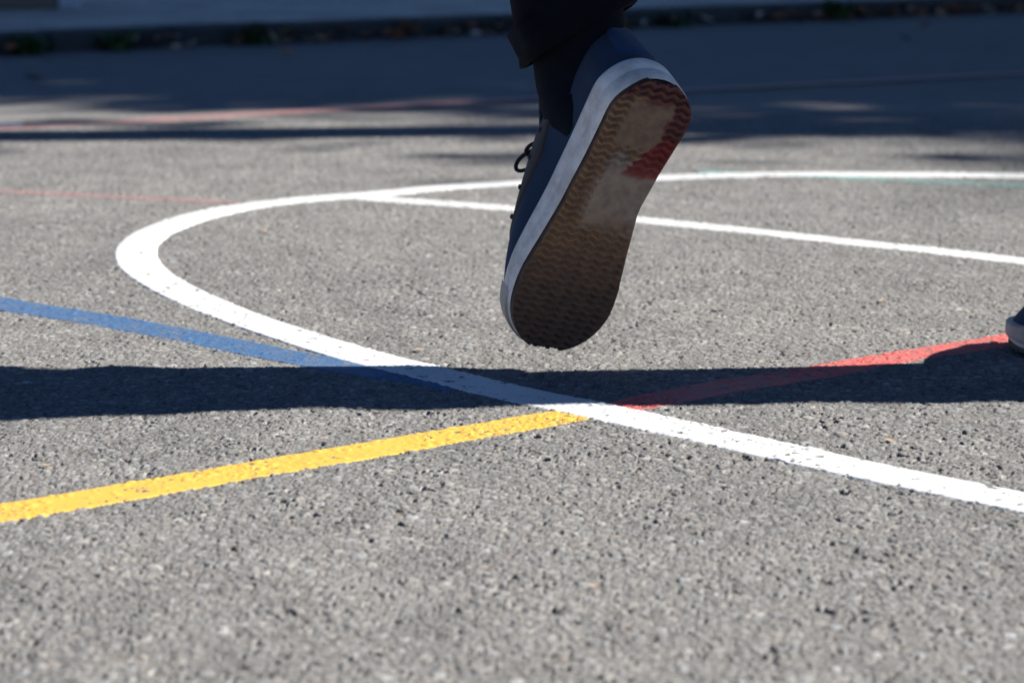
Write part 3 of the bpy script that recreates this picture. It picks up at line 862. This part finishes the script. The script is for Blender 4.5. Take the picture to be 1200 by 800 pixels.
# runner: the left foot is kicked up behind, sole to the viewer
T1 = Vector((-.105, .075, -.238)).normalized(); dv = Vector((.03, .99, -.10)).normalized()
e1 = -dv; e1 = (e1 - T1 * e1.dot(T1)).normalized(); e2 = e1.cross(T1).normalized()
if e2.x < 0: e2 = -e2
YAW = R(31)
W1 = -(e1 * math.cos(YAW) + e2 * math.sin(YAW))
MA = frame(T1, W1, (.125, 1.86, .2570))
def onshoe(M, t, w, v=0): return M @ Vector((t * LEN, v, w))
ankA = onshoe(MA, .29, .098)
shinA = Vector((-.13, .07, .98)).normalized()
kneeA = ankA + shinA * .38
hipA = kneeA + Vector((.03, .10, .40))
pelA = hipA + Vector((.085, .0, .05))
kneeR = pelA + Vector((.10, .40, -.02)); ankR = kneeR + Vector((.0, -.08, -.36))
MR = frame((0, .93, -.37), (0, .37, .93), tuple(ankR + Vector((0, -.055, -.055))))
JA = dict(pelvis=pelA, chest=pelA + Vector((.02, .12, .36)), neck=pelA + Vector((.02, .17, .53)), head=pelA + Vector((.02, .24, .68)),
          hip_l=hipA, knee_l=kneeA, ankle_l=ankA, foot_l=onshoe(MA, .6, .05),
          hip_r=pelA + Vector((.085, .02, -.05)), knee_r=kneeR, ankle_r=ankR, foot_r=onshoe(MR, .6, .05),
          shoulder_l=pelA + Vector((-.17, .15, .46)), elbow_l=pelA + Vector((-.24, .25, .22)), wrist_l=pelA + Vector((-.20, .47, .30)),
          shoulder_r=pelA + Vector((.20, .12, .46)), elbow_r=pelA + Vector((.27, -.06, .24)), wrist_r=pelA + Vector((.24, .10, .06)))
hemdir = (.49, -.12, -.86)
person((.06, 1.96, 0), 'person in dark trousers kicking up a navy sneaker, brown sole to the viewer', JA, (0, 1, .0), M_BLACK, M_TOP1,
       [(MA, True), (MR, False)], dict(l=[.085, .086, .076, .066, .058, .0555], r=[.085, .086, .078, .068, .062, .058]), dict(l=(.060, hemdir), r=(.02, None)), 3)
# dangling lace of the raised shoe: child of that shoe
shoeA = [o for o in bpy.data.objects if o.name.startswith('shoe') and o.type == 'EMPTY'][0]
inv = MA.inverted()
def lace(pts, r_=.0022):
    P = smooth_path([tuple(inv @ Vector(p)) for p in pts], 3)
    return tube([tuple(p) for p in P], [r_] * len(P), 8)
k0 = onshoe(MA, .47, .115)
lp = [lace([k0, k0 + Vector((-.020, .004, -.004)), k0 + Vector((-.036, .004, -.014)), k0 + Vector((-.038, .002, -.026)), k0 + Vector((-.022, .0, -.022)), k0], .0018),
      lace([k0, k0 + Vector((-.008, -.006, -.008)), k0 + Vector((-.022, -.008, -.024)), k0 + Vector((-.028, -.008, -.042))], .0018),
      lace([k0, k0 + Vector((-.012, -.006, .004)), k0 + Vector((-.026, -.006, .0)), k0 + Vector((-.030, -.006, -.010)), k0 + Vector((-.014, -.004, -.010)), k0], .0018)]
V, F = join(lp); mesh_np('lace_bow', [tuple(v) for v in V], F, M_LACE, shoeA)

# second person: toe of the planted shoe just enters the frame
TB = Vector((-.915, .40, 0)).normalized()
toeB = Vector((.447, 2.045, .0015)); MB = frame(TB, (0, 0, 1), tuple(toeB - TB * LEN))
TB2 = Vector((-.97, .1, -.22)).normalized()
MB2 = frame(TB2, (-.22, 0, .97), (1.35, 1.965, .060))
ankB = onshoe(MB, .24, .085); ankB2 = onshoe(MB2, .24, .085)
pelB = Vector((.90, 2.005, .93))
JB = dict(pelvis=pelB, chest=pelB + Vector((-.06, 0, .36)), neck=pelB + Vector((-.08, 0, .54)), head=pelB + Vector((-.13, 0, .69)),
          hip_l=pelB + Vector((-.05, -.050, -.04)), knee_l=Vector((.67, 1.968, .50)), ankle_l=ankB, foot_l=onshoe(MB, .6, .05),
          hip_r=pelB + Vector((.05, .050, -.04)), knee_r=Vector((1.10, 1.972, .52)), ankle_r=ankB2, foot_r=onshoe(MB2, .6, .05),
          shoulder_l=pelB + Vector((-.06, -.19, .46)), elbow_l=pelB + Vector((.12, -.25, .25)), wrist_l=pelB + Vector((-.06, -.22, .10)),
          shoulder_r=pelB + Vector((-.06, .19, .46)), elbow_r=pelB + Vector((-.10, .25, .22)), wrist_r=pelB + Vector((-.32, .20, .28)))
person((.60, 1.98, 0), 'person whose planted navy sneaker enters at the right edge on the red line', JB, (-1, 0, 0), M_BLUE_D, M_TOP2,
       [(MB, True), (MB2, False)], dict(l=[.080, .079, .071, .057, .050, .051], r=[.080, .079, .071, .055, .049, .049]), dict(l=(.03, None), r=(.03, None)), 9, .0075)

# ------------------------------------------------------------------ light, sky, camera
w = bpy.data.worlds.new('World'); sc.world = w; w.use_nodes = True
nt = w.node_tree; sky = nt.nodes.new('ShaderNodeTexSky'); sky.sky_type = 'NISHITA'; sky.sun_disc = False
sky.sun_elevation = EL; sky.sun_rotation = math.pi / 2 - AZ; sky.ozone_density = 6.0; sky.dust_density = 0; sky.air_density = .5
nt.links.new(sky.outputs[0], nt.nodes['Background'].inputs[0]); nt.nodes['Background'].inputs[1].default_value = .05
sl = bpy.data.lights.new('sun', 'SUN'); sl.energy = 5.0; sl.angle = R(.53); sl.color = (1, .955, .885)
so = bpy.data.objects.new('sun', sl); link(so); so.rotation_euler = SUN.to_track_quat('Z', 'Y').to_euler(); so.location = (6, 0, 8)

cd = bpy.data.cameras.new('camera'); cam = bpy.data.objects.new('camera', cd); link(cam); sc.camera = cam
cam.location = (0, 0, .42); cam.rotation_euler = (R(90) - math.atan(545 / 2700), 0, 0)
cd.sensor_width = 36; cd.lens = 2700 / 1200 * 36; cd.clip_start = .05; cd.clip_end = 1000
cd.dof.use_dof = True; cd.dof.focus_distance = 1.88; cd.dof.aperture_fstop = 8
vs = sc.view_settings; vs.view_transform = 'Standard'; vs.look = 'None'; vs.exposure = 1.4; vs.gamma = 1
sc.cycles.use_denoising = True
sc.cycles.max_bounces = 6
